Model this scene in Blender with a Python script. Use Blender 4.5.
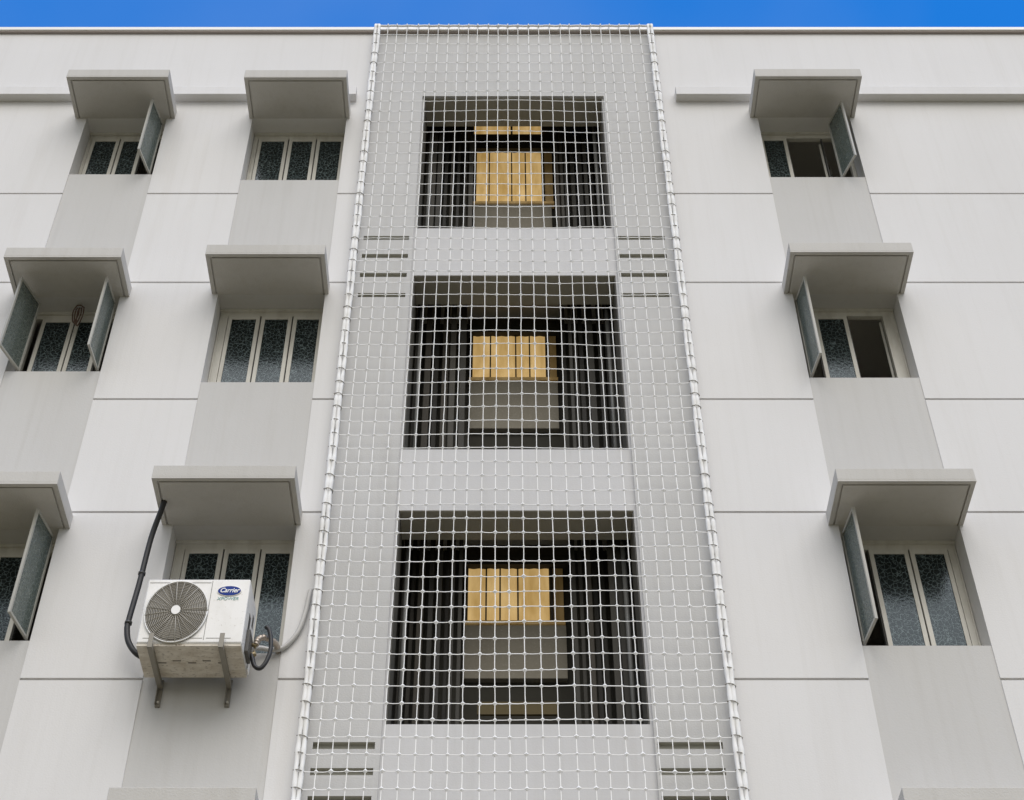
import bpy, bmesh, math, random
from mathutils import Vector, noise
random.seed(7)
R = math.radians
S = bpy.context.scene
for o in list(bpy.data.objects):
    bpy.data.objects.remove(o)

# ------------------------------------------------------------------ camera, sky, sun, exposure
cam_d = bpy.data.cameras.new('camera')
cam = bpy.data.objects.new('camera', cam_d)
S.collection.objects.link(cam)
cam.location = (0, -11.69, 0)                    # eye level is z = 0, the ground lies 1.6 m below
cam.rotation_euler = (R(90 + 45.634), 0, 0)
cam_d.sensor_width = 36
cam_d.lens = 1600 / 1024 * 36
cam_d.shift_x = 8 / 1024
cam_d.clip_end = 2000
S.camera = cam

SUN_EL, SUN_AZ = 52, 168
w = bpy.data.worlds.new('World')
S.world = w
w.use_nodes = True
wn = w.node_tree
bg = wn.nodes['Background']
sky = wn.nodes.new('ShaderNodeTexSky')
sky.sky_type = 'NISHITA'
sky.sun_disc = False
sky.sun_elevation = R(SUN_EL)
sky.sun_rotation = R(SUN_AZ)
sky.air_density = 1.0
sky.dust_density = 0.2
sky.ozone_density = 3.0
hs = wn.nodes.new('ShaderNodeHueSaturation')
hs.inputs['Saturation'].default_value = 1.38
hs.inputs['Hue'].default_value = .507
hs.inputs['Value'].default_value = 1.35
wn.links.new(sky.outputs[0], hs.inputs['Color'])
# unseen bright cloud is added street-side to light the facade; roof sky stays clear
wtc = wn.nodes.new('ShaderNodeTexCoord')
wsep = wn.nodes.new('ShaderNodeSeparateXYZ')
wn.links.new(wtc.outputs['Generated'], wsep.inputs[0])
wno = wn.nodes.new('ShaderNodeTexNoise')
wno.inputs['Scale'].default_value = 2.6
wno.inputs['Detail'].default_value = 6
wn.links.new(wtc.outputs['Generated'], wno.inputs['Vector'])
wma = wn.nodes.new('ShaderNodeMath')
wma.operation = 'MULTIPLY_ADD'
wma.inputs[1].default_value = 1.1
wn.links.new(wno.outputs[0], wma.inputs[0])
wyz = wn.nodes.new('ShaderNodeMath')
wyz.operation = 'MULTIPLY_ADD'
wyz.inputs[1].default_value = .55
wn.links.new(wsep.outputs['Z'], wyz.inputs[0])
wn.links.new(wsep.outputs['Y'], wyz.inputs[2])
wn.links.new(wyz.outputs[0], wma.inputs[2])
wmr = wn.nodes.new('ShaderNodeMapRange')
wmr.inputs[1].default_value = .30
wmr.inputs[2].default_value = .85
wmr.inputs[3].default_value = 1
wmr.inputs[4].default_value = 0
wn.links.new(wma.outputs[0], wmr.inputs[0])
wmx = wn.nodes.new('ShaderNodeMix')
wmx.data_type = 'RGBA'
wn2 = wn.nodes.new('ShaderNodeTexNoise')
wn2.inputs['Scale'].default_value = 3.2
wn2.inputs['Detail'].default_value = 4
wn.links.new(wtc.outputs['Generated'], wn2.inputs['Vector'])
wr2 = wn.nodes.new('ShaderNodeMapRange')
wr2.inputs[1].default_value = .42
wr2.inputs[2].default_value = .72
wr2.inputs[3].default_value = 0
wr2.inputs[4].default_value = .07
wn.links.new(wn2.outputs[0], wr2.inputs[0])
wmm = wn.nodes.new('ShaderNodeMath')
wmm.operation = 'MAXIMUM'
wn.links.new(wmr.outputs[0], wmm.inputs[0])
wn.links.new(wr2.outputs[0], wmm.inputs[1])
wn.links.new(wmm.outputs[0], wmx.inputs[0])
wn.links.new(hs.outputs[0], wmx.inputs[6])
wmx.inputs[7].default_value = (3.95, 3.98, 3.96, 1)
wn.links.new(wmx.outputs[2], bg.inputs[0])
bg.inputs[1].default_value = 0.12

sd = bpy.data.lights.new('sun', 'SUN')
sd.energy = 1.2
sd.angle = R(55)
sd.color = (1.0, 0.955, 0.90)
sun = bpy.data.objects.new('sun', sd)
S.collection.objects.link(sun)
az = R(SUN_AZ)
to_sun = Vector((math.sin(az) * math.cos(R(SUN_EL)), math.cos(az) * math.cos(R(SUN_EL)), math.sin(R(SUN_EL))))
sun.rotation_euler = to_sun.to_track_quat('Z', 'Y').to_euler()
sun.location = to_sun * 40

S.view_settings.view_transform = 'Standard'
S.view_settings.look = 'None'
S.view_settings.exposure = 0.90
S.view_settings.gamma = 1
S.render.engine = 'CYCLES'

# ------------------------------------------------------------------ helpers
col = S.collection


def obj(name, bm, mats, parent=None, smooth=False, recalc=True):
    if recalc:
        bmesh.ops.recalc_face_normals(bm, faces=bm.faces)
    me = bpy.data.meshes.new(name)
    bm.to_mesh(me)
    bm.free()
    for m in (mats if isinstance(mats, (list, tuple)) else [mats]):
        me.materials.append(m)
    if smooth:
        for p in me.polygons:
            p.use_smooth = True
    o = bpy.data.objects.new(name, me)
    col.objects.link(o)
    if parent:
        o.parent = parent
        if parent.type == 'EMPTY':
            o.location = -parent.location
    return o


def tag(o, label=None, cat=None, group=None, kind=None):
    for k, v in (('label', label), ('category', cat), ('group', group), ('kind', kind)):
        if v:
            o[k] = v
    return o


def thing(name, loc, label, cat, group=None):
    o = bpy.data.objects.new(name, None)
    o.empty_display_size = .2
    col.objects.link(o)
    o.location = loc
    return tag(o, label, cat, group)


def box(bm, x0, x1, y0, y1, z0, z1, mi=0, bev=0):
    v = [bm.verts.new((x, y, z)) for x in (x0, x1) for y in (y0, y1) for z in (z0, z1)]
    fs = []
    for q in ((0, 1, 3, 2), (4, 6, 7, 5), (0, 4, 5, 1), (2, 3, 7, 6), (0, 2, 6, 4), (1, 5, 7, 3)):
        f = bm.faces.new([v[i] for i in q])
        f.material_index = mi
        fs.append(f)
    if bev:
        es = list({e for f in fs for e in f.edges})
        r = bmesh.ops.bevel(bm, geom=es, offset=bev, segments=2, affect='EDGES', profile=.5)
        for f in r['faces']:
            f.material_index = mi
    return v


def obox(bm, o, ax, ay, az_, x0, x1, y0, y1, z0, z1, mi=0):
    """box in a local frame with origin o and axes ax, ay, az_"""
    v = [bm.verts.new(o + ax * x + ay * y + az_ * z) for x in (x0, x1) for y in (y0, y1) for z in (z0, z1)]
    for q in ((0, 1, 3, 2), (4, 6, 7, 5), (0, 4, 5, 1), (2, 3, 7, 6), (0, 2, 6, 4), (1, 5, 7, 3)):
        bm.faces.new([v[i] for i in q]).material_index = mi


def tube(bm, pts, r, n=6, mi=0, cap=True, ph=0., fl=1.):
    pts = [Vector(p) for p in pts]
    rings = []
    prev = None
    for i, p in enumerate(pts):
        d = (pts[min(i + 1, len(pts) - 1)] - pts[max(i - 1, 0)]).normalized()
        if prev is None:
            a = Vector((0, 1, 0)) if abs(d.y) < .9 else Vector((1, 0, 0))
            u = d.cross(a).normalized()
        else:
            u = (prev - d * prev.dot(d)).normalized()
        prev = u
        v = d.cross(u)
        rr = r[i] if isinstance(r, (list, tuple)) else r
        rings.append([bm.verts.new(p + (u * math.cos(ph + 2 * math.pi * k / n) + v * math.sin(ph + 2 * math.pi * k / n) * fl) * rr) for k in range(n)])
    for a, b in zip(rings, rings[1:]):
        for k in range(n):
            bm.faces.new((a[k], a[(k + 1) % n], b[(k + 1) % n], b[k])).material_index = mi
    if cap:
        bm.faces.new(rings[0][::-1]).material_index = mi
        bm.faces.new(rings[-1]).material_index = mi


def spline(pts, per=8):
    P = [Vector(p) for p in pts]
    P = [P[0] * 2 - P[1]] + P + [P[-1] * 2 - P[-2]]
    out = []
    for i in range(1, len(P) - 2):
        for k in range(per):
            t = k / per
            a, b, c, d = P[i - 1], P[i], P[i + 1], P[i + 2]
            out.append(.5 * ((2 * b) + (c - a) * t + (2 * a - 5 * b + 4 * c - d) * t * t + (3 * b - a - 3 * c + d) * t ** 3))
    out.append(P[-2])
    return out


def lathe_disc(bm, c, rx, rz, y0, y1, n=40, mi=0):
    a = [bm.verts.new((c[0] + rx * math.cos(2 * math.pi * k / n), y0, c[1] + rz * math.sin(2 * math.pi * k / n))) for k in range(n)]
    b = [bm.verts.new((v.co.x, y1, v.co.z)) for v in a]
    bm.faces.new(a).material_index = mi
    bm.faces.new(b[::-1]).material_index = mi
    for k in range(n):
        bm.faces.new((a[k], b[k], b[(k + 1) % n], a[(k + 1) % n])).material_index = mi


# ------------------------------------------------------------------ materials
def mat(name, color, rough=.6, metal=0, spec=None):
    m = bpy.data.materials.new(name)
    m.use_nodes = True
    b = m.node_tree.nodes['Principled BSDF']
    b.inputs['Base Color'].default_value = (*color, 1)
    b.inputs['Roughness'].default_value = rough
    b.inputs['Metallic'].default_value = metal
    if spec is not None:
        b.inputs['Specular IOR Level'].default_value = spec
    return m


def N(m, t, **kw):
    n = m.node_tree.nodes.new(t)
    for k, v in kw.items():
        setattr(n, k, v)
    return n


def coords(m, scale):
    tc = N(m, 'ShaderNodeTexCoord')
    mp = N(m, 'ShaderNodeMapping')
    mp.inputs['Scale'].default_value = scale
    m.node_tree.links.new(tc.outputs['Object'], mp.inputs[0])
    return mp.outputs[0]


def noise_fac(m, scale3, detail=5, lo=.3, hi=.7, rough=.55):
    n = N(m, 'ShaderNodeTexNoise')
    n.inputs['Scale'].default_value = 1
    n.inputs['Detail'].default_value = detail
    n.inputs['Roughness'].default_value = rough
    m.node_tree.links.new(coords(m, scale3), n.inputs['Vector'])
    r = N(m, 'ShaderNodeMapRange')
    r.inputs[1].default_value = lo
    r.inputs[2].default_value = hi
    m.node_tree.links.new(n.outputs[0], r.inputs[0])
    return r.outputs[0]


def mixc(m, fac, a, b):
    x = N(m, 'ShaderNodeMix', data_type='RGBA')
    L = m.node_tree.links
    L.new(fac, x.inputs[0])
    for s, i in ((a, 6), (b, 7)):
        if hasattr(s, 'links') or hasattr(s, 'is_linked'):
            L.new(s, x.inputs[i])
        else:
            x.inputs[i].default_value = (*s, 1)
    return x.outputs[2]


def mul(m, fac, k):
    x = N(m, 'ShaderNodeMath', operation='MULTIPLY')
    m.node_tree.links.new(fac, x.inputs[0])
    x.inputs[1].default_value = k
    return x.outputs[0]


def plaster(name, color, dirt=(.5, .48, .43), amt=.22, bump=.12):
    m = mat(name, color, .75, spec=.25)
    L = m.node_tree.links
    b = m.node_tree.nodes['Principled BSDF']
    d = tuple(c * k for c, k in zip(color, (.80, .79, .76)))
    c1 = mixc(m, mul(m, noise_fac(m, (.7, .7, .35), 6, .35, .75), amt * 1.3), color, d)      # broad patches
    c2 = mixc(m, mul(m, noise_fac(m, (14, 14, .35), 4, .5, .8), amt), c1, d)                   # rain streaks
    c3 = mixc(m, mul(m, noise_fac(m, (45, 45, 45), 3, .58, .8), amt * .8), c2, dirt)           # specks
    st = mul(m, noise_fac(m, (3.0, 3.0, .22), 7, .56, .74, .65), amt * .9)                    # wider run marks
    c4 = mixc(m, st, c3, tuple(c * k for c, k in zip(color, (.74, .71, .65))))
    L.new(c4, b.inputs['Base Color'])
    bp = N(m, 'ShaderNodeBump')
    bp.inputs['Strength'].default_value = bump
    bp.inputs['Distance'].default_value = .01
    n = N(m, 'ShaderNodeTexNoise')
    n.inputs['Scale'].default_value = 60
    n.inputs['Detail'].default_value = 4
    L.new(coords(m, (1, 1, 1)), n.inputs['Vector'])
    n2 = noise_fac(m, (2.2, 2.2, 1.4), 3, 0, 1)
    ad = N(m, 'ShaderNodeMath', operation='MULTIPLY_ADD')
    L.new(n2, ad.inputs[0])
    ad.inputs[1].default_value = 1.5
    L.new(n.outputs[0], ad.inputs[2])
    L.new(ad.outputs[0], bp.inputs['Height'])
    L.new(bp.outputs[0], b.inputs['Normal'])
    return m


M_panel = plaster('panel_paint', (.715, .704, .693), amt=.22)
M_strip = plaster('grey_paint', (.575, .565, .547), amt=.28)
M_bay = plaster('bay_paint', (.565, .56, .55), amt=.4, bump=.25)
M_spandrel = plaster('spandrel_paint', (.625, .62, .62), amt=.3)
M_canopy = plaster('canopy_paint', (.57, .553, .52), amt=.42, bump=.3)
M_coping = mat('coping_metal', (.82, .80, .76), .45)
M_coping_shadow = mat('coping_shadow', (.33, .28, .25), .6)
M_slot = mat('slot_paint', (.42, .41, .36), .8)


def frame_mat():
    m = mat('aluminium_frame', (.57, .55, .49), .45, 0)
    b = m.node_tree.nodes['Principled BSDF']
    c = mixc(m, mul(m, noise_fac(m, (9, 9, 3), 5, .45, .75), .6), (.60, .58, .52), (.40, .37, .31))
    m.node_tree.links.new(c, b.inputs['Base Color'])
    return m


M_frame = frame_mat()
M_sash = mat('dark_grey_sash', (.40, .39, .35), .5)  # darker grey than the frames, used on open casements
M_seal = mat('rubber_seal', (.05, .05, .045), .7)
M_room = mat('dim_room', (.62, .60, .55), .9)


def glass(name, dark, light, alpha, rough):
    m = mat(name, dark, rough)
    L = m.node_tree.links
    b = m.node_tree.nodes['Principled BSDF']
    v = N(m, 'ShaderNodeTexVoronoi', feature='DISTANCE_TO_EDGE')
    v.inputs['Scale'].default_value = 24
    co = coords(m, (1, 1, .85))
    nz = N(m, 'ShaderNodeTexNoise')
    nz.inputs['Scale'].default_value = 20
    L.new(co, nz.inputs['Vector'])
    va = N(m, 'ShaderNodeVectorMath', operation='MULTIPLY_ADD')
    L.new(nz.outputs['Color'], va.inputs[0])
    va.inputs[1].default_value = (.05, .05, .05)
    L.new(co, va.inputs[2])
    L.new(va.outputs[0], v.inputs['Vector'])
    r = N(m, 'ShaderNodeMapRange')
    r.inputs[1].default_value = .015
    r.inputs[2].default_value = .07
    r.inputs[3].default_value = 1
    r.inputs[4].default_value = 0
    L.new(v.outputs['Distance'], r.inputs[0])
    L.new(mixc(m, r.outputs[0], dark, light), b.inputs['Base Color'])
    bp = N(m, 'ShaderNodeBump')
    bp.inputs['Strength'].default_value = .3
    bp.inputs['Distance'].default_value = .004
    L.new(v.outputs['Distance'], bp.inputs['Height'])
    L.new(bp.outputs[0], b.inputs['Normal'])
    b.inputs['IOR'].default_value = 1.5
    b.inputs['Specular Tint'].default_value = (.66, .80, .93, 1)
    b.inputs['Specular IOR Level'].default_value = .36
    b.inputs['Alpha'].default_value = alpha
    return m


M_glass = glass('patterned_glass', (.010, .0145, .014), (.11, .14, .14), .96, .16)
M_glass_open = glass('patterned_glass_open', (.115, .14, .125), (.21, .24, .215), .75, .2)  # paler copy: the reflection on open panes is put into the colour


def rope_mat():
    m = mat('white_rope', (.83, .82, .79), .8)
    b = m.node_tree.nodes['Principled BSDF']
    c = mixc(m, mul(m, noise_fac(m, (6, 6, 6), 5, .5, .8), .5), (.95, .945, .93), (.76, .74, .70))
    L = m.node_tree.links
    L.new(c, b.inputs['Base Color'])
    tr = N(m, 'ShaderNodeBsdfTranslucent')
    L.new(c, tr.inputs[0])
    mx = N(m, 'ShaderNodeMixShader')
    mx.inputs[0].default_value = .10
    L.new(b.outputs[0], mx.inputs[1])
    L.new(tr.outputs[0], mx.inputs[2])
    L.new(mx.outputs[0], m.node_tree.nodes['Material Output'].inputs[0])
    return m


M_rope = rope_mat()
M_dark = [mat('dark_slat_paint', c, .75) for c in ((.026, .024, .019), (.04, .037, .029), (.06, .055, .044), (.042, .035, .024))]
M_pipe_grey = mat('grey_pipe_paint', (.20, .20, .19), .4)
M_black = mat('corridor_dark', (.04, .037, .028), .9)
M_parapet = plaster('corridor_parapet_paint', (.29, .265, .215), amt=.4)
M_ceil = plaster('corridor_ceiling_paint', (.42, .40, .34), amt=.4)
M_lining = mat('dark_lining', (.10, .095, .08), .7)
M_brown = mat('dark_brown_beam', (.05, .04, .025), .7)


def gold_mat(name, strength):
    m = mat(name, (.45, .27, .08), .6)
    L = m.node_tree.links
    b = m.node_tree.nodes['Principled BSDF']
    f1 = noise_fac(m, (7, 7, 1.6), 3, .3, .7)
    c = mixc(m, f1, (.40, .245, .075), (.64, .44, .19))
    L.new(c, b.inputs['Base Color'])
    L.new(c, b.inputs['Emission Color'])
    b.inputs['Emission Strength'].default_value = strength  # emission stands in for daylight coming through from behind
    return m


M_gold = gold_mat('glowing_curtain', .42)
M_gold_dim = gold_mat('faint_glow_curtain', .05)  # same gold with a faint added glow, also put on the sill
M_gold_side = gold_mat('shaded_glow_curtain', .02)  # same cloth with less glow, standing for its shaded end
M_mull = mat('dark_mullion', (.05, .038, .02), .6)

# ------------------------------------------------------------------ ground
bm = bmesh.new()
vs = [bm.verts.new(p) for p in ((-600, -600, -1.6), (600, -600, -1.6), (600, 600, -1.6), (-600, 600, -1.6))]
bm.faces.new(vs)
M_ground = mat('ground_paving', (.17, .135, .06), .9)
bb = M_ground.node_tree.nodes['Principled BSDF']
M_ground.node_tree.links.new(mixc(M_ground, noise_fac(M_ground, (.8, .8, .8), 8), (.19, .148, .062), (.125, .10, .045)), bb.inputs['Base Color'])
tag(obj('ground', bm, M_ground), kind='structure')

# ------------------------------------------------------------------ the building
B = thing('apartment_building', (0, 0, -1.6), 'pale grey rendered block of flats with hooded windows and a netted centre bay', 'building')

ZT = 19.10
GZ = -1.6
X0, X1 = -13.0, 13.0
COLS = {'a': dict(x=(-5.315, -4.295), cx=(-5.46, -4.19), sill=(15.905, 12.398, 8.842), can=(17.08, 13.601, 10.174), dep=(.622, .575, .64), l=(0, -.015, -.15)),
        'b': dict(x=(-3.205, -2.005), cx=(-3.275, -1.965), sill=(15.789, 12.231, 8.70), can=(17.08, 13.65, 10.222), dep=(.615, .577, .668), l=(.03, 0, -.035)),
        'c': dict(x=(3.235, 4.405), cx=(3.136, 4.468), sill=(15.848, 12.300, 8.786), can=(17.10, 13.657, 10.215), dep=(.618, .60, .633), l=(0, 0, 0), r=(.002, .020, -.026))}
BAY = (-1.755, 2.028)
OPEN = [(14.877, 17.589), (11.27, 14.017), (7.961, 10.442)]
OX = (-1.030, 1.268)
PX = (-1.056, 1.292)
LAYER = []                                                             # painter's list: x0,x1,z0,z1,region,depth


def L_(x0, x1, z0, z1, region, d):
    LAYER.append((x0, x1, z0, z1, region, d))


JO = [15.506, 13.853, 11.966, 10.39, 8.413, 6.85, 4.9, 3.3, 1.4, -.1]
for z in JO:
    L_(X0, X1, z - .013, z + .013, 'wall', .022)
for c in COLS.values():
    x0, x1 = c['x']
    for i in range(3):
        zt = c['sill'][i]
        zb = c['can'][i + 1] if i < 2 else 6.9
        L_(x0, x1, zb, zt, 'strip', .010)
    L_(x0, x1, GZ, 5.2, 'strip', .010)
    for i in range(3):
        L_(x0, x1, c['sill'][i], c['can'][i], 'wall', .27)
L_(BAY[0] - .012, BAY[1] + .012, GZ, ZT, 'bay', .02)
L_(BAY[0], BAY[1], GZ, ZT, 'bay', 0)
L_(PX[0], PX[1], GZ, 14.877, 'spandrel', .035)
L_(PX[0], PX[1], 14.877, 17.589, 'bay', .035)
for zs in ([14.689, 14.358, 14.017, 13.668], [7.757, 7.499, 7.229, 6.96]):
    for z in zs:
        L_(-1.637, -1.105, z - .07, z, 'slot', .05)
        L_(1.314, 1.874, z - .07, z, 'slot', .05)
for z0, z1 in OPEN:
    L_(OX[0], OX[1], z0, z1, 'bay', .47)
HOLE = {.27, .47}


def cell(x, z):
    r = ('wall', 0)
    for a in LAYER:
        if a[0] <= x <= a[1] and a[2] <= z <= a[3]:
            r = (a[4], a[5])
    return r


xs = sorted({round(v, 4) for a in LAYER for v in a[:2]} | {X0, X1})
zs = sorted({round(v, 4) for a in LAYER for v in a[2:4]} | {GZ, ZT})
grid = [[cell((xs[i] + xs[i + 1]) / 2, (zs[j] + zs[j + 1]) / 2) for j in range(len(zs) - 1)] for i in range(len(xs) - 1)]
BM = {k: bmesh.new() for k in ('wall', 'strip', 'bay', 'slot', 'spandrel')}


def quad(bm, *p):
    bm.faces.new([bm.verts.new(q) for q in p])


for i in range(len(xs) - 1):
    for j in range(len(zs) - 1):
        reg, d = grid[i][j]
        a, b, c, e = xs[i], xs[i + 1], zs[j], zs[j + 1]
        if d not in HOLE:
            quad(BM[reg], (a, d, c), (b, d, c), (b, d, e), (a, d, e))
        if i + 1 < len(xs) - 1:
            r2, d2 = grid[i + 1][j]
            if d2 != d:
                q = 'slot' if 'slot' in (reg, r2) else (reg if d < d2 else r2)
                if d > d2:
                    quad(BM[q], (b, d2, c), (b, d, c), (b, d, e), (b, d2, e))
                else:
                    quad(BM[q], (b, d, c), (b, d, e), (b, d2, e), (b, d2, c)) if False else quad(BM[q], (b, d, c), (b, d2, c), (b, d2, e), (b, d, e))
        if j + 1 < len(zs) - 1:
            r2, d2 = grid[i][j + 1]
            if d2 != d:
                q = 'slot' if 'slot' in (reg, r2) else (reg if d < d2 else r2)
                quad(BM[q], (a, d, e), (b, d, e), (b, d2, e), (a, d2, e))
for k in BM:
    bmesh.ops.remove_doubles(BM[k], verts=BM[k].verts, dist=.0005)
wall = BM['wall']
# flanks, back and roof close the block
quad(wall, (X0, 0, GZ), (X0, 0, ZT), (X0, 12, ZT), (X0, 12, GZ))
quad(wall, (X1, 0, GZ), (X1, 12, GZ), (X1, 12, ZT), (X1, 0, ZT))
quad(wall, (X0, 12, GZ), (X0, 12, ZT), (X1, 12, ZT), (X1, 12, GZ))
quad(wall, (X0, .02, ZT - .02), (X1, .02, ZT - .02), (X1, 12, ZT - .02), (X0, 12, ZT - .02))
obj('wall', wall, M_panel, B, recalc=False)


def islands(name, bm, m, parent):
    seen = set()
    for f0 in list(bm.faces):
        if f0 in seen:
            continue
        st, grp = [f0], []
        seen.add(f0)
        while st:
            f = st.pop()
            grp.append(f)
            for v in f.verts:
                for g in v.link_faces:
                    if g not in seen:
                        seen.add(g)
                        st.append(g)
        nb = bmesh.new()
        mp = {}
        for f in grp:
            nb.faces.new([mp.setdefault(v, None) or mp.__setitem__(v, nb.verts.new(v.co)) or mp[v] for v in f.verts])
        obj(name, nb, m, parent, recalc=False)
    bm.free()


islands('painted_strip', BM['strip'], M_strip, B)
bay = obj('centre_bay', BM['bay'], M_bay, B, recalc=False)
islands('ledge_slot', BM['slot'], M_slot, bay)
islands('spandrel', BM['spandrel'], M_spandrel, bay)

bm = bmesh.new()
box(bm, X0 - .05, X1 + .05, -.055, .30, ZT + .010, ZT + .088, 0, .012)
cp = obj('coping', bm, M_coping, B)
bm = bmesh.new()
box(bm, X0 - .03, X1 + .03, -.035, .28, ZT - .012, ZT + .012)  # dark strip drawn for the shadow line under the coping
obj('coping_shadow_line', bm, M_coping_shadow, cp)

# string course interrupted by the hoods and the bay
for x0, x1 in ((X0, -1.905), (2.215, X1)):
    bm = bmesh.new()
    box(bm, x0, x1, -.12, .01, 17.455, 17.635, 0, .008)
    obj('string_course', bm, M_panel, B)


# hoods: a slab with a shallow drip groove round its underside
def hood(x0, x1, z, dep=.615, h=.165):
    bm = bmesh.new()
    box(bm, x0, x1, -dep, .015, z + .02, z + h, 0, .006)
    r = .045
    box(bm, x0 + .001, x1 - .001, -dep + .001, -dep + r, z, z + .022, 0)
    box(bm, x0 + .001, x0 + r, -dep + r + .001, .012, z + .0005, z + .0225, 0)
    box(bm, x1 - r, x1 - .001, -dep + r + .001, .012, z + .0005, z + .0225, 0)
    box(bm, x0 + r + .018, x1 - r - .018, -dep + r + .018, .011, z + .002, z + .021, 0)
    return obj('canopy', bm, M_canopy, B)


for k, c in COLS.items():
    for z, dp, l, r in zip(c['can'], c['dep'], c['l'], c.get('r', (0, 0, 0))):
        hood(c['cx'][0] + l, c['cx'][1] + r, z, dp)
    if k != 'a':
        hood(c['cx'][0] + (.14 if k == 'b' else .02), c['cx'][1], 6.765)

FY = .25                                                                # face of the window frames


def leaf(win, hinge, ax, width, z0, z1, open_=False):
    """one casement: four rails and a pane, built along ax from its hinge"""
    bm = bmesh.new()
    az_ = Vector((0, 0, 1))
    ay = az_.cross(ax)
    o = Vector(hinge)
    s, t = (.024 if open_ else .042), .026
    top = .004 if open_ else .012
    f = lambda *a: obox(bm, o, ax, ay, az_, *a)
    f(0, s, -t, 0, z0, z1)
    f(width - s, width, -t, 0, z0, z1)
    f(s, width - s, -t + .001, -.001, z0, z0 + s)
    f(s, width - s, -t + .001, -.001, z1 - s - top, z1)
    f(s, width - s, -t * .5 - .003, -t * .5 + .003, z0 + s, z1 - s - top, 1)
    return obj('casement', bm, [M_sash if open_ else M_frame, M_glass_open if open_ else M_glass], win)


def window(k, row, states, E, opens=None):
    c = COLS[k]
    x0, x1 = c['x']
    z0, z1 = c['sill'][row], c['can'][row]
    W = x1 - x0
    ed = [x0 + W * e for e in E]
    bm = bmesh.new()
    y0, y1 = FY, FY + .06
    g = .002
    box(bm, x0 + g, ed[0], y0, y1, z0, z1 - .034)
    box(bm, ed[-1], x1 - g, y0, y1, z0, z1 - .034)
    box(bm, ed[0], ed[-1], y0 + .001, y1, z0, z0 + .03)
    box(bm, ed[0], ed[-1], y0 + .001, y1, z1 - .092, z1 - .034)
    box(bm, x0 + .003, x1 - .003, y0 - .03, y1, z1 - .034, z1 - .001)        # head fascia
    for q in range(1, len(ed) - 1):
        xm = ed[q]
        box(bm, xm - .006, xm + .006, y0 + .012, y1, z0 + .03, z1 - .092, 1)
    # projecting outer bead
    for xa, xb in ((x0 + .010, x0 + .022), (x1 - .022, x1 - .010)):
        box(bm, xa, xb, y0 - .012, y0 - .001, z0, z1 - .037)
    win = obj('window', bm, [M_frame, M_seal], B)
    lz0, lz1 = z0 + .032, z1 - .095
    for q, st in enumerate(states):
        xa = ed[q] + .008
        pw = ed[q + 1] - ed[q]
        if st == 'closed':
            leaf(win, (xa, y0 + .02, 0), Vector((1, 0, 0)), pw - .016, lz0, lz1)
        elif st == 'in':                                                    # swung back into the room
            leaf(win, (xa + pw - .03, y1 + .04, 0), Vector((.5, 1, 0)).normalized(), pw - .016, lz0, lz1)
        else:
            (fxx, fdep), (hx, hdep) = opens[q]
            h = Vector((hx, -hdep, 0))
            d = Vector((fxx, -fdep, 0)) - h
            l = leaf(win, h, d.normalized(), d.length, z0 + .04, z1 - .065, True)
            l['label'] = 'casement swung open outwards under the hood'
            # outer stile left standing in the frame beside the opening
    bm = bmesh.new()
    a, b, zz = x0 - .6, x1 + .35, z0 - .5
    D = 2.2
    for p in (((a, D, zz), (b, D, zz), (b, D, z1 + .3), (a, D, z1 + .3)),
              ((a, y1, zz), (a, D, zz), (a, D, z1 + .3), (a, y1, z1 + .3)),
              ((b, y1, zz), (b, D, zz), (b, D, z1 + .3), (b, y1, z1 + .3)),
              ((a, y1, zz), (b, y1, zz), (b, D, zz), (a, D, zz)),
              ((a, y1, z1 + .3), (b, y1, z1 + .3), (b, D, z1 + .3), (a, D, z1 + .3)),
              ((a, y1, z1 - .01), (b, y1, z1 - .01), (b, y1, z1 + .3), (a, y1, z1 + .3))):
        quad(bm, *p)
    obj('room_interior', bm, M_room, win, recalc=False)
    return win


C_, O_, I_ = 'closed', 'open', 'in'
window('a', 0, (C_, C_, O_), (0.04, 0.4, 0.7, 0.96), {2: ((-4.405, .345), (-4.335, -.05))})['label'] = 'window with its right casement swung open'
window('b', 0, (C_, C_, C_), (0.05, 0.377, 0.673, 0.98))
window('c', 0, (C_, I_, O_), (0.03, 0.33, 0.71, 0.96), {2: ((4.262, .29), (4.15, -.07))})['label'] = 'window with its right casement swung out'
window('a', 1, (O_, C_, C_, O_), (0.05, 0.12, 0.49, 0.81, .96), {0: ((-5.30, .345), (-5.175, -.05)), 3: ((-4.358, .345), (-4.335, -.05))})['label'] = 'window with both outer casements swung open'
window('b', 1, (C_, C_, C_), (0.08, 0.39, 0.69, 0.98))
window('c', 1, (O_, C_, I_), (0.03, 0.21, 0.54, 0.88), {0: ((3.335, .31), (3.285, -.06))})['label'] = 'window with its left casement swung out'
window('a', 2, (C_, C_, O_), (0.04, 0.38, 0.73, 0.96), {2: ((-4.405, .365), (-4.335, -.05))})['label'] = 'window with its right casement swung open'
window('b', 2, (C_, C_, C_), (0.08, 0.4, 0.7, 0.98))
window('c', 2, (O_, C_, C_), (0.03, 0.26, 0.6, 0.93), {0: ((3.33, .34), (3.285, -.06))})['label'] = 'window with its left casement swung out'

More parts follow.
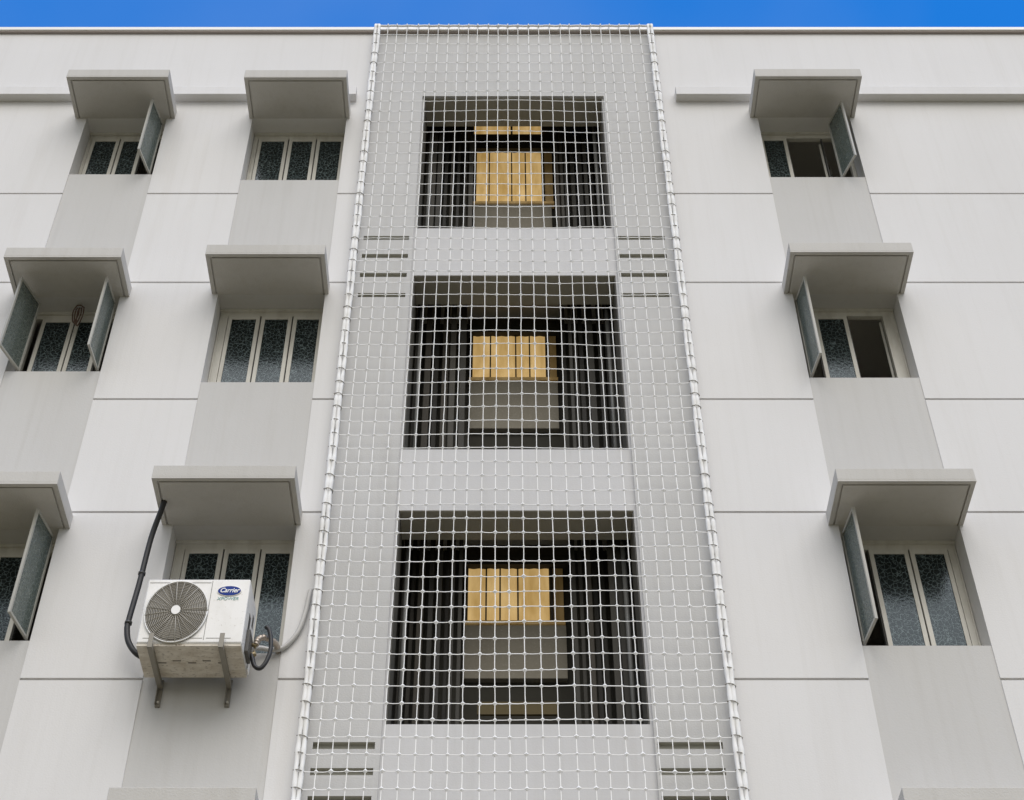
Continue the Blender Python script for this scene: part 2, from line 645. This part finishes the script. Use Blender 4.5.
# corridors behind the three openings of the bay
BY = 1.2
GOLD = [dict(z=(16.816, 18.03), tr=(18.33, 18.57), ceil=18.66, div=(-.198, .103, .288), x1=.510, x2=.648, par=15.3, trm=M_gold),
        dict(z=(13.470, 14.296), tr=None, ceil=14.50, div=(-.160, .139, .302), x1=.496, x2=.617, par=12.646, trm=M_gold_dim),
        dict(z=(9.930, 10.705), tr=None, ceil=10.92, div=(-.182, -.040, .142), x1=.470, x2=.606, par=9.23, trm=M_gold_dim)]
for (z0, z1), g in zip(OPEN, GOLD):
    fl = z0 - .32
    ce = g['ceil']
    a, b = OX[0] - .02, OX[1] + .02
    f = .47
    bm = bmesh.new()
    quad(bm, (a, BY, fl), (b, BY, fl), (b, BY, ce), (a, BY, ce))
    quad(bm, (a, f, fl), (a, BY, fl), (a, BY, ce), (a, f, ce))
    quad(bm, (b, f, fl), (b, BY, fl), (b, BY, ce), (b, f, ce))
    quad(bm, (a, f, fl), (b, f, fl), (b, BY, fl), (a, BY, fl))
    quad(bm, (a, f, z1), (b, f, z1), (b, f, ce), (a, f, ce))
    quad(bm, (a, f, fl), (b, f, fl), (b, f, z0), (a, f, z0))
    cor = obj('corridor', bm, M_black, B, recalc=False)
    bm = bmesh.new()
    quad(bm, (a, f, ce - .002), (b, f, ce - .002), (b, BY, ce - .002), (a, BY, ce - .002))
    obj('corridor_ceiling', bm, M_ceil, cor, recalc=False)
    for xa, xb in ((OX[0] + .003, OX[0] + .012), (OX[1] - .012, OX[1] - .003)):
        bm = bmesh.new()
        box(bm, xa, xb, .05, .468, z0 + .004, z1 - .008)
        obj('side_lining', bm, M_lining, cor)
    # soffit of the deep lintel, with its shade darkened into the colour
    bm = bmesh.new()
    box(bm, OX[0] + .003, OX[1] - .003, .04, .468, z1 - .006, z1 - .002)
    obj('lintel_soffit', bm, M_ceil, cor)
    # curtained window
    gz0, gz1 = g['z']
    gx0, gx1, gx2 = -.375, g['x1'], g['x2']
    bm = bmesh.new()
    edges = [gx0] + list(g['div']) + [gx1]
    for p, q in zip(edges, edges[1:]):                                   # gently folded cloth between the mullions
        n = 14
        for k in range(n):
            xa, xb = p + .008 + (q - p - .016) * k / n, p + .008 + (q - p - .016) * (k + 1) / n
            ya = BY - .045 + .005 * math.sin(xa * 55)
            yb = BY - .045 + .005 * math.sin(xb * 55)
            quad(bm, (xa, ya, gz0 + .02), (xb, yb, gz0 + .02), (xb, yb, gz1), (xa, ya, gz1))
    bmesh.ops.remove_doubles(bm, verts=bm.verts, dist=.0004)
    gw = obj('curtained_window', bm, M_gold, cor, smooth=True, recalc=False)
    bm = bmesh.new()
    for x in g['div']:
        box(bm, x - .008, x + .008, BY - .06, BY - .01, gz0, gz1)
    box(bm, gx0 - .02, gx0, BY - .07, BY - .01, gz0, gz1)
    box(bm, gx1, gx1 + .03, BY - .07, BY - .01, gz0, gz1)
    obj('window_frame', bm, M_mull, gw)
    bm = bmesh.new()
    box(bm, gx1 + .034, gx2, BY - .05, BY - .02, gz0, gz1)
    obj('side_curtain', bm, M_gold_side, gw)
    bm = bmesh.new()
    box(bm, gx0 - .03, gx2 + .01, BY - .09, BY - .005, gz0 - .05, gz0 - .003)
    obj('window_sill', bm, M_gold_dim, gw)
    # beam above
    bm = bmesh.new()
    zt_ = (g['tr'][0] if g['tr'] else ce) - .004
    box(bm, -.42, .66, BY - .12, BY - .004, gz1 - .075, gz1 + .05)
    box(bm, -.42, .66, BY - .09, BY - .006, gz1 + .054, zt_, 1)
    obj('beam', bm, [M_black, M_brown], cor)
    if g['tr']:
        bm = bmesh.new()
        box(bm, -.42, .09, BY - .05, BY - .02, *g['tr'])
        box(bm, .12, .52, BY - .05, BY - .02, *g['tr'])
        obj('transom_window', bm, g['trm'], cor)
    bm = bmesh.new()
    box(bm, -.392, .622, BY - .075, BY - .003, g['par'], gz0 - .053, 0, .004)
    obj('parapet_panel', bm, M_parapet, cor)
    # vertical slats left and right
    for xa, xb in ((-1.01, -.43), (.67, 1.25)):
        bm = bmesh.new()
        x = xa
        while x < xb:
            wd = random.uniform(.035, .075)
            yy = .62 + random.uniform(0, .3)
            mi = random.choice((0, 0, 1, 1, 2, 3))
            box(bm, x, x + wd, yy, yy + .03, fl + .01, ce - .01, mi, .006)
            x += wd + random.uniform(.015, .05)
        obj('slat_screen', bm, M_dark, cor)
    for xp in (-.955, 1.19):
        bm = bmesh.new()
        tube(bm, [(xp, .57, fl), (xp, .57, ce - .005)], .024, 10)
        obj('riser_pipe', bm, M_pipe_grey, cor, smooth=True)
bm = bmesh.new()
box(bm, -.25, .50, BY - .3, BY - .27, 8.66, 8.80)
obj('lower_curtain', bm, mat('dark_olive_curtain', (.10, .075, .028), .8), cor)  # dark olive strip, darker than the curtains above

# ------------------------------------------------------------------ safety net over the bay
net = thing('safety_net', (.13, -.10, 19.2), 'white knotted rope safety net hanging over the centre bay', 'net')
NX0, NX1, NY, NZ0, NZ1 = -1.72, 1.985, -.10, 4.6, 19.12
NC = 27
colx = [NX0 + (NX1 - NX0) * (i + (0 if i in (0, NC) else random.uniform(-.10, .10))) / NC for i in range(NC + 1)]
rowz = [NZ1]
while rowz[-1] > NZ0:
    t = (NZ1 - rowz[-1]) / (NZ1 - 7.2)
    rowz.append(rowz[-1] - (.228 - .060 * min(t, 1.2)) * random.uniform(.95, 1.05))


def npt(i, j):
    x, z = colx[i], rowz[j]
    k = 0 if i in (0, NC) else 1
    n = noise.noise_vector(Vector((x * .7, z * .45, 3.1)))
    n2 = noise.noise_vector(Vector((x * 3.1, z * 3.3, 9.7)))
    return Vector((x + k * (.009 * n.x + .004 * n2.x), NY + .03 * n.y * k, z + (.014 * n.z + .007 * n2.z) * k * (j > 0)))


P = [[npt(i, j) for j in range(len(rowz))] for i in range(NC + 1)]
bm = bmesh.new()


def strand(a, b, r):
    d = (b - a)
    m = (a + b) / 2 + Vector((random.uniform(-.002, .002), random.uniform(-.003, .003), random.uniform(-.004, .001)))
    tube(bm, [a, m, b], r * 1.25, 4, 0, False, math.pi / 4, .45)       # flattened so the front faces catch as much light as the wall


for i in range(NC + 1):
    for j in range(len(rowz)):
        if j + 1 < len(rowz) and 0 < i < NC:
            strand(P[i][j], P[i][j + 1], .0042 * random.uniform(.88, 1.12))
        if i + 1 <= NC and j > 0:
            strand(P[i][j], P[i + 1][j], .0040 * random.uniform(.88, 1.12))
        if 0 < i < NC:
            p = P[i][j]
            s = random.uniform(1.05, 1.55)
            mtx = [p + Vector(v) * s for v in ((.018, 0, 0), (-.018, 0, 0), (0, .013, 0), (0, -.013, 0), (0, 0, .019), (0, 0, -.019))]
            v = [bm.verts.new(q) for q in mtx]
            for t3 in ((0, 2, 4), (2, 1, 4), (1, 3, 4), (3, 0, 4), (2, 0, 5), (1, 2, 5), (3, 1, 5), (0, 3, 5)):
                bm.faces.new([v[q] for q in t3])
obj('netting', bm, M_rope, net, recalc=False)

for sx, xe in ((-1, NX0), (1, NX1)):
    bm = bmesh.new()
    n = 260
    zz = [NZ1 + .03 - (NZ1 + .03 - NZ0) * k / n for k in range(n + 1)]
    for off, r in ((-.021, .021), (.021, .021)):
        tube(bm, [(xe + off + .004 * math.sin(z * 5 + off * 90), NY + .006 * math.sin(z * 37), z) for z in zz], [r * (1 + .12 * math.sin(z * 90)) for z in zz], 8)
    er = obj('edge_rope', bm, M_rope, net, smooth=True)
    bm = bmesh.new()
    cord = []
    for j in range(1, len(rowz)):                                        # one cord, running behind the rope and tied round it at every mesh
        z = P[0 if sx < 0 else NC][j].z
        cord += [(xe - .040, NY + .026, z + .02), (xe - .046, NY - .004, z + .012), (xe - .012, NY - .026, z + .004), (xe + .018, NY - .027, z - .004), (xe + .046, NY - .002, z - .010), (xe + .036, NY + .026, z - .02)]
    tube(bm, cord, .0055, 5)
    obj('lacing', bm, mat('shadow_toned_cord', (.36, .34, .31), .8), er, smooth=True)  # cord colour darkened to draw the shadows at the ties
bm = bmesh.new()
tube(bm, [(NX0 - .04 + (NX1 - NX0 + .08) * k / 60, NY, NZ1 + .012 + .006 * math.sin(k * 1.9)) for k in range(61)], .016, 8)
for i in range(NC + 1):
    tube(bm, [(colx[i], NY - .01, NZ1 - .02), (colx[i], NY - .026, NZ1 + .012), (colx[i], NY + .02, NZ1 + .05), (colx[i], .15, NZ1 + .11)], .010, 5)
obj('head_rope', bm, M_rope, net, smooth=True)
bm = bmesh.new()
tube(bm, [(NX0, NY, rowz[-1]), (NX1, NY, rowz[-1])], .016, 8)
obj('foot_rope', bm, M_rope, net)

# ------------------------------------------------------------------ air conditioner on its brackets
AC = thing('air_conditioner', (-2.71, -.34, 8.34), 'white outdoor air conditioner with a round fan grille mounted below a hooded window', 'air conditioner')
ax0, ax1, ayf, ayb, az0, az1 = -3.165, -2.255, -.58, -.11, 8.345, 9.075


def metal_white():
    m = mat('white_enamel', (.80, .79, .76), .35)
    b = m.node_tree.nodes['Principled BSDF']
    L = m.node_tree.links
    c = mixc(m, mul(m, noise_fac(m, (5, 5, 2.5), 6, .45, .8), .5), (.80, .785, .755), (.56, .53, .46))
    c = mixc(m, mul(m, noise_fac(m, (40, 40, 40), 4, .62, .75), .4), c, (.33, .26, .18))
    L.new(c, b.inputs['Base Color'])
    return m


def metal_under():
    m = mat('stained_base_plate', (.6, .55, .45), .6)
    b = m.node_tree.nodes['Principled BSDF']
    L = m.node_tree.links
    c = mixc(m, noise_fac(m, (7, 14, 7), 6, .35, .7), (.68, .63, .54), (.48, .42, .33))
    c = mixc(m, mul(m, noise_fac(m, (26, 60, 26), 5, .57, .68), .7), c, (.15, .10, .06))
    L.new(c, b.inputs['Base Color'])
    return m


M_ac = metal_white()
M_under = metal_under()
M_grille = mat('grille_wire', (.46, .43, .37), .5)
M_fan = mat('fan_grey', (.22, .205, .175), .6)
M_groove = mat('casing_seam', (.25, .24, .22), .7)
M_cable = mat('black_rubber', (.015, .015, .016), .5)
M_steel = mat('weathered_steel', (.24, .22, .18), .55, .2)
bm = bmesh.new()
box(bm, ax0, ax1, ayf, ayb, az0 + .02, az1, 0, .012)
cas = obj('casing', bm, M_ac, AC)
fc = (-2.865, 8.703)
frx, frz = .272, .333
bm = bmesh.new()
box(bm, ax0 + .006, ax1 - .006, ayf + .006, ayb - .006, az0, az0 + .019)
for k in range(5):
    xk = ax0 + .16 + k * .13
    box(bm, xk, xk + .07, -.34 - .03 * (k % 2), -.325 - .03 * (k % 2), az0 - .003, az0 + .002, 1)
obj('base_plate', bm, [M_under, M_steel], AC)
bm = bmesh.new()
y = ayf - .0015
for (xa, xb, za, zb) in ((-2.592, -2.587, az0 + .06, az1 - .02), (ax0 + .05, -2.60, az0 + .075, az0 + .081), (-2.57, ax1 - .10, az0 + .075, az0 + .081),
                         (ax0 + .02, -2.60, az1 - .045, az1 - .038), (ax0 + .006, ax1 - .006, az0 + .034, az0 + .038)):
    box(bm, xa, xb, y, ayf + .004, za, zb)
obj('seam', bm, M_groove, cas)
# fan well: a dark plate with a fan in front of it, inside the raised ring
bm = bmesh.new()
lathe_disc(bm, fc, frx, frz, ayf - .004, ayf + .001, 56)
obj('fan_well', bm, mat('fan_well_dark', (.15, .138, .115), .8), AC)
bm = bmesh.new()
for k in range(3):
    for q in range(10):
        a0 = 2 * math.pi * k / 3 + q * .085
        a1 = a0 + .085
        pr = [(fc[0] + frx * r * math.cos(a), ayf - .0065 - .006 * q / 10, fc[1] + frz * r * math.sin(a)) for a, r in ((a0, .2), (a0, .90), (a1, .90), (a1, .2))]
        quad(bm, *pr)
obj('fan_blade', bm, M_fan, AC, recalc=False)
bm = bmesh.new()
ell = lambda r, n=56: [(fc[0] + frx * r * math.cos(2 * math.pi * k / n), ayf - .024 + .01 * r * r, fc[1] + frz * r * math.sin(2 * math.pi * k / n)) for k in range(n + 1)]
for k in range(3, 19):
    tube(bm, ell(k / 19), .0031, 4)
for k in range(24):
    a = 2 * math.pi * (k + .5) / 24
    tube(bm, [(fc[0] + frx * r * math.cos(a), ayf - .029 + .01 * r * r, fc[1] + frz * r * math.sin(a)) for r in (.14, .5, 1.0)], .0038 if k % 3 == 0 else .0022, 4)
gr = obj('fan_grille', bm, M_grille, AC, smooth=True)
bm = bmesh.new()
tube(bm, ell(1.0), .007, 8)
obj('grille_ring', bm, M_ac, gr, smooth=True)
bm = bmesh.new()
lathe_disc(bm, fc, .040, .049, ayf - .04, ayf - .022, 24)
obj('grille_hub', bm, M_ac, gr)

# oval badge with its lettering
bc = (-2.429, 8.938)
M_blue = mat('badge_blue', (.003, .030, .22), .55, spec=.2)
bm = bmesh.new()
lathe_disc(bm, bc, .108, .058, ayf - .006, ayf - .001, 48)
bd = obj('badge', bm, M_ac, AC)
bm = bmesh.new()
lathe_disc(bm, bc, .101, .052, ayf - .009, ayf - .006, 48)
obj('badge_face', bm, M_blue, bd)


def text(name, body, x, y, z, size, m, parent, sx=1., sz=1., shear=0., bold=0., depth=.001):
    cu = bpy.data.curves.new(name, 'FONT')
    cu.body = body
    cu.size = size
    cu.align_x = 'CENTER'
    cu.align_y = 'CENTER'
    cu.extrude = depth
    cu.offset = bold
    cu.shear = shear
    t = bpy.data.objects.new(name, cu)
    col.objects.link(t)
    dg = bpy.context.evaluated_depsgraph_get()
    me = bpy.data.meshes.new_from_object(t.evaluated_get(dg))
    bpy.data.objects.remove(t)
    for v in me.vertices:
        a, b, c = v.co
        v.co = (x + a * sx, y - c, z + b * sz)
    me.materials.clear()
    me.materials.append(m)
    o = bpy.data.objects.new(name, me)
    col.objects.link(o)
    o.parent = parent
    if parent.type == 'EMPTY':
        o.location = -parent.location
    return o


M_white = mat('badge_white', (.82, .82, .80), .4)
text('badge_lettering', 'Carrier', bc[0], ayf - .0105, bc[1] + .002, .070, M_white, bd, .80, 1.0, .35, .0012)
M_teal = mat('print_teal', (.22, .42, .40), .5)
text('model_lettering', 'XPOWER', bc[0] - .005, ayf - .0025, 8.853, .048, M_teal, cas, .95, 1.0, .2)
# side details: flat dark patches painting the shade in slots, and the valve cover
bm = bmesh.new()
box(bm, ax1 - .004, ax1 + .002, -.26, -.20, 8.80, 8.93)
box(bm, ax1 - .004, ax1 + .002, -.42, -.34, 8.64, 8.82)
obj('hand_slot', bm, mat('painted_slot_shade', (.06, .055, .05), .8), cas)
bm = bmesh.new()
box(bm, ax1 + .0005, ax1 + .035, -.44, -.25, 8.39, 8.63, 0, .008)
vc = obj('valve_cover', bm, mat('valve_cover_grey', (.09, .085, .075), .6), AC)
M_brass = mat('brass_valve', (.30, .24, .14), .4, .7)
for z in (8.46, 8.56):
    bm = bmesh.new()
    tube(bm, [(ax1 + .02, -.30, z), (ax1 + .085, -.30, z)], .018, 10)
    tube(bm, [(ax1 + .065, -.30, z - .03), (ax1 + .065, -.30, z + .03)], .014, 8)
    obj('service_valve', bm, M_brass, AC, smooth=True)
bm = bmesh.new()
box(bm, ax1 + .001, ax1 + .012, -.215, -.13, 8.36, 8.70, 0, .003)
lathe_disc(bm, (ax1 + .0, 8.5), .001, .001, -.2, -.19, 6)
obj('side_plate', bm, M_ac, AC)

for xb, lab in ((-3.030, 'weathered steel bracket holding up the fan grille side of the air conditioner'),
                (-2.422, 'weathered steel bracket holding up the badge side of the air conditioner')):
    br = thing('wall_bracket', (xb, 0, 8.115), lab, 'bracket', 'steel brackets under the air conditioner')
    bm = bmesh.new()
    wv = .021
    box(bm, xb - wv, xb + wv, -.62, -.012, az0 - .052, az0 - .046)          # arm web (channel)
    box(bm, xb - wv, xb - wv + .005, -.62, -.012, az0 - .046, az0 - .004)
    box(bm, xb + wv - .005, xb + wv, -.62, -.012, az0 - .046, az0 - .004)
    obj('arm', bm, M_steel, br)
    bm = bmesh.new()
    box(bm, xb - wv, xb + wv, -.628, -.621, az0 - .052, az0 + .10, 0, .003)
    obj('end_hook', bm, M_steel, br)
    bm = bmesh.new()
    box(bm, xb - wv, xb - wv + .005, -.045, -.011, 8.125, az0 - .05)
    box(bm, xb - wv, xb + wv, -.011, 0.008, 8.115, az0 + .05)
    obj('wall_leg', bm, M_steel, br)
    bm = bmesh.new()
    tube(bm, [(xb + .004, -.011, 8.15), (xb + .004, -.03, 8.15)], .011, 8)
    obj('anchor_bolt', bm, M_grille, br)

# pipes and cables
p = thing('drain_hose', (-3.27, -.2, 8.5), 'black hose running down the wall from the hood to the back of the air conditioner', 'hose')
bm = bmesh.new()
tube(bm, spline([(-3.235, -.335, 10.235), (-3.262, -.30, 10.13), (-3.325, -.22, 9.86), (-3.352, -.20, 9.352), (-3.378, -.20, 8.92), (-3.375, -.20, 8.80), (-3.335, -.20, 8.66), (-3.24, -.19, 8.54), (-3.10, -.11, 8.52)]), .027, 10)
hb = obj('hose_body', bm, M_cable, p, smooth=True)
M_tape = mat('hose_tape', (.05, .05, .05), .35)
for c, d in (((-3.348, -.20, 9.45), (-.02, 0, 1)), ((-3.377, -.20, 8.88), (0, 0, 1))):
    c, d = Vector(c), Vector(d).normalized()
    bm = bmesh.new()
    tube(bm, [c - d * .012, c + d * .012], .035, 10)
    obj('tape_band', bm, M_tape, p, smooth=True)

bm = bmesh.new()
tube(bm, spline([(-1.800, .012, 9.42), (-1.803, -.02, 9.37), (-1.822, -.03, 9.138), (-1.863, -.03, 8.932), (-1.932, -.03, 8.797), (-2.005, -.03, 8.722), (-2.09, -.035, 8.706), (-2.187, -.06, 8.708), (-2.26, -.12, 8.66)]), .023, 10)
o = obj('conduit', bm, mat('grey_conduit', (.50, .49, .47), .5), smooth=True)
tag(o, 'pale grey flexible conduit curving from the wall to the right end of the air conditioner', 'conduit')
bm = bmesh.new()
tube(bm, spline([(-2.115, -.30, 8.762), (-2.082, -.30, 8.72), (-2.058, -.30, 8.62), (-2.050, -.30, 8.50), (-2.075, -.30, 8.38), (-2.12, -.30, 8.31), (-2.17, -.30, 8.335), (-2.20, -.30, 8.42), (-2.21, -.30, 8.46)]), .020, 10)
tag(obj('power_cable', bm, M_cable, smooth=True), 'thick black cable looping beside the right end of the air conditioner', 'cable')
bm = bmesh.new()
tube(bm, spline([(-2.185, -.30, 8.56), (-2.17, -.30, 8.62), (-2.13, -.27, 8.665), (-2.07, -.20, 8.685), (-2.04, -.10, 8.715), (-2.035, .05, 8.73)]), [.026 + .004 * math.sin(k * 1.7) for k in range(41)], 10)
tag(obj('insulated_pipe', bm, mat('foil_wrap', (.42, .36, .30), .35, .5), smooth=True), 'short foil wrapped pipe bending out of the air conditioner towards the window', 'pipe')

# small coil of old wire hanging at the window head
bm = bmesh.new()
for k in range(3):
    x = -4.80 + k * .026
    tube(bm, spline([(x, .10, 13.53), (x - .012, .10, 13.46), (x + .005, .11, 13.33 - .03 * k), (x + .03, .11, 13.30 - .02 * k), (x + .05, .11, 13.42), (x + .045, .10, 13.53)]), .008, 6)
tube(bm, [(-4.80, .10, 13.53), (-4.78, .09, 13.56), (-4.74, .09, 13.56), (-4.70, .10, 13.53)], .008, 6)
tag(obj('wire_coil', bm, mat('brown_wire', (.10, .055, .035), .7), smooth=True), 'small brown coil of wire hanging under the hood of the window with two open casements', 'wire')
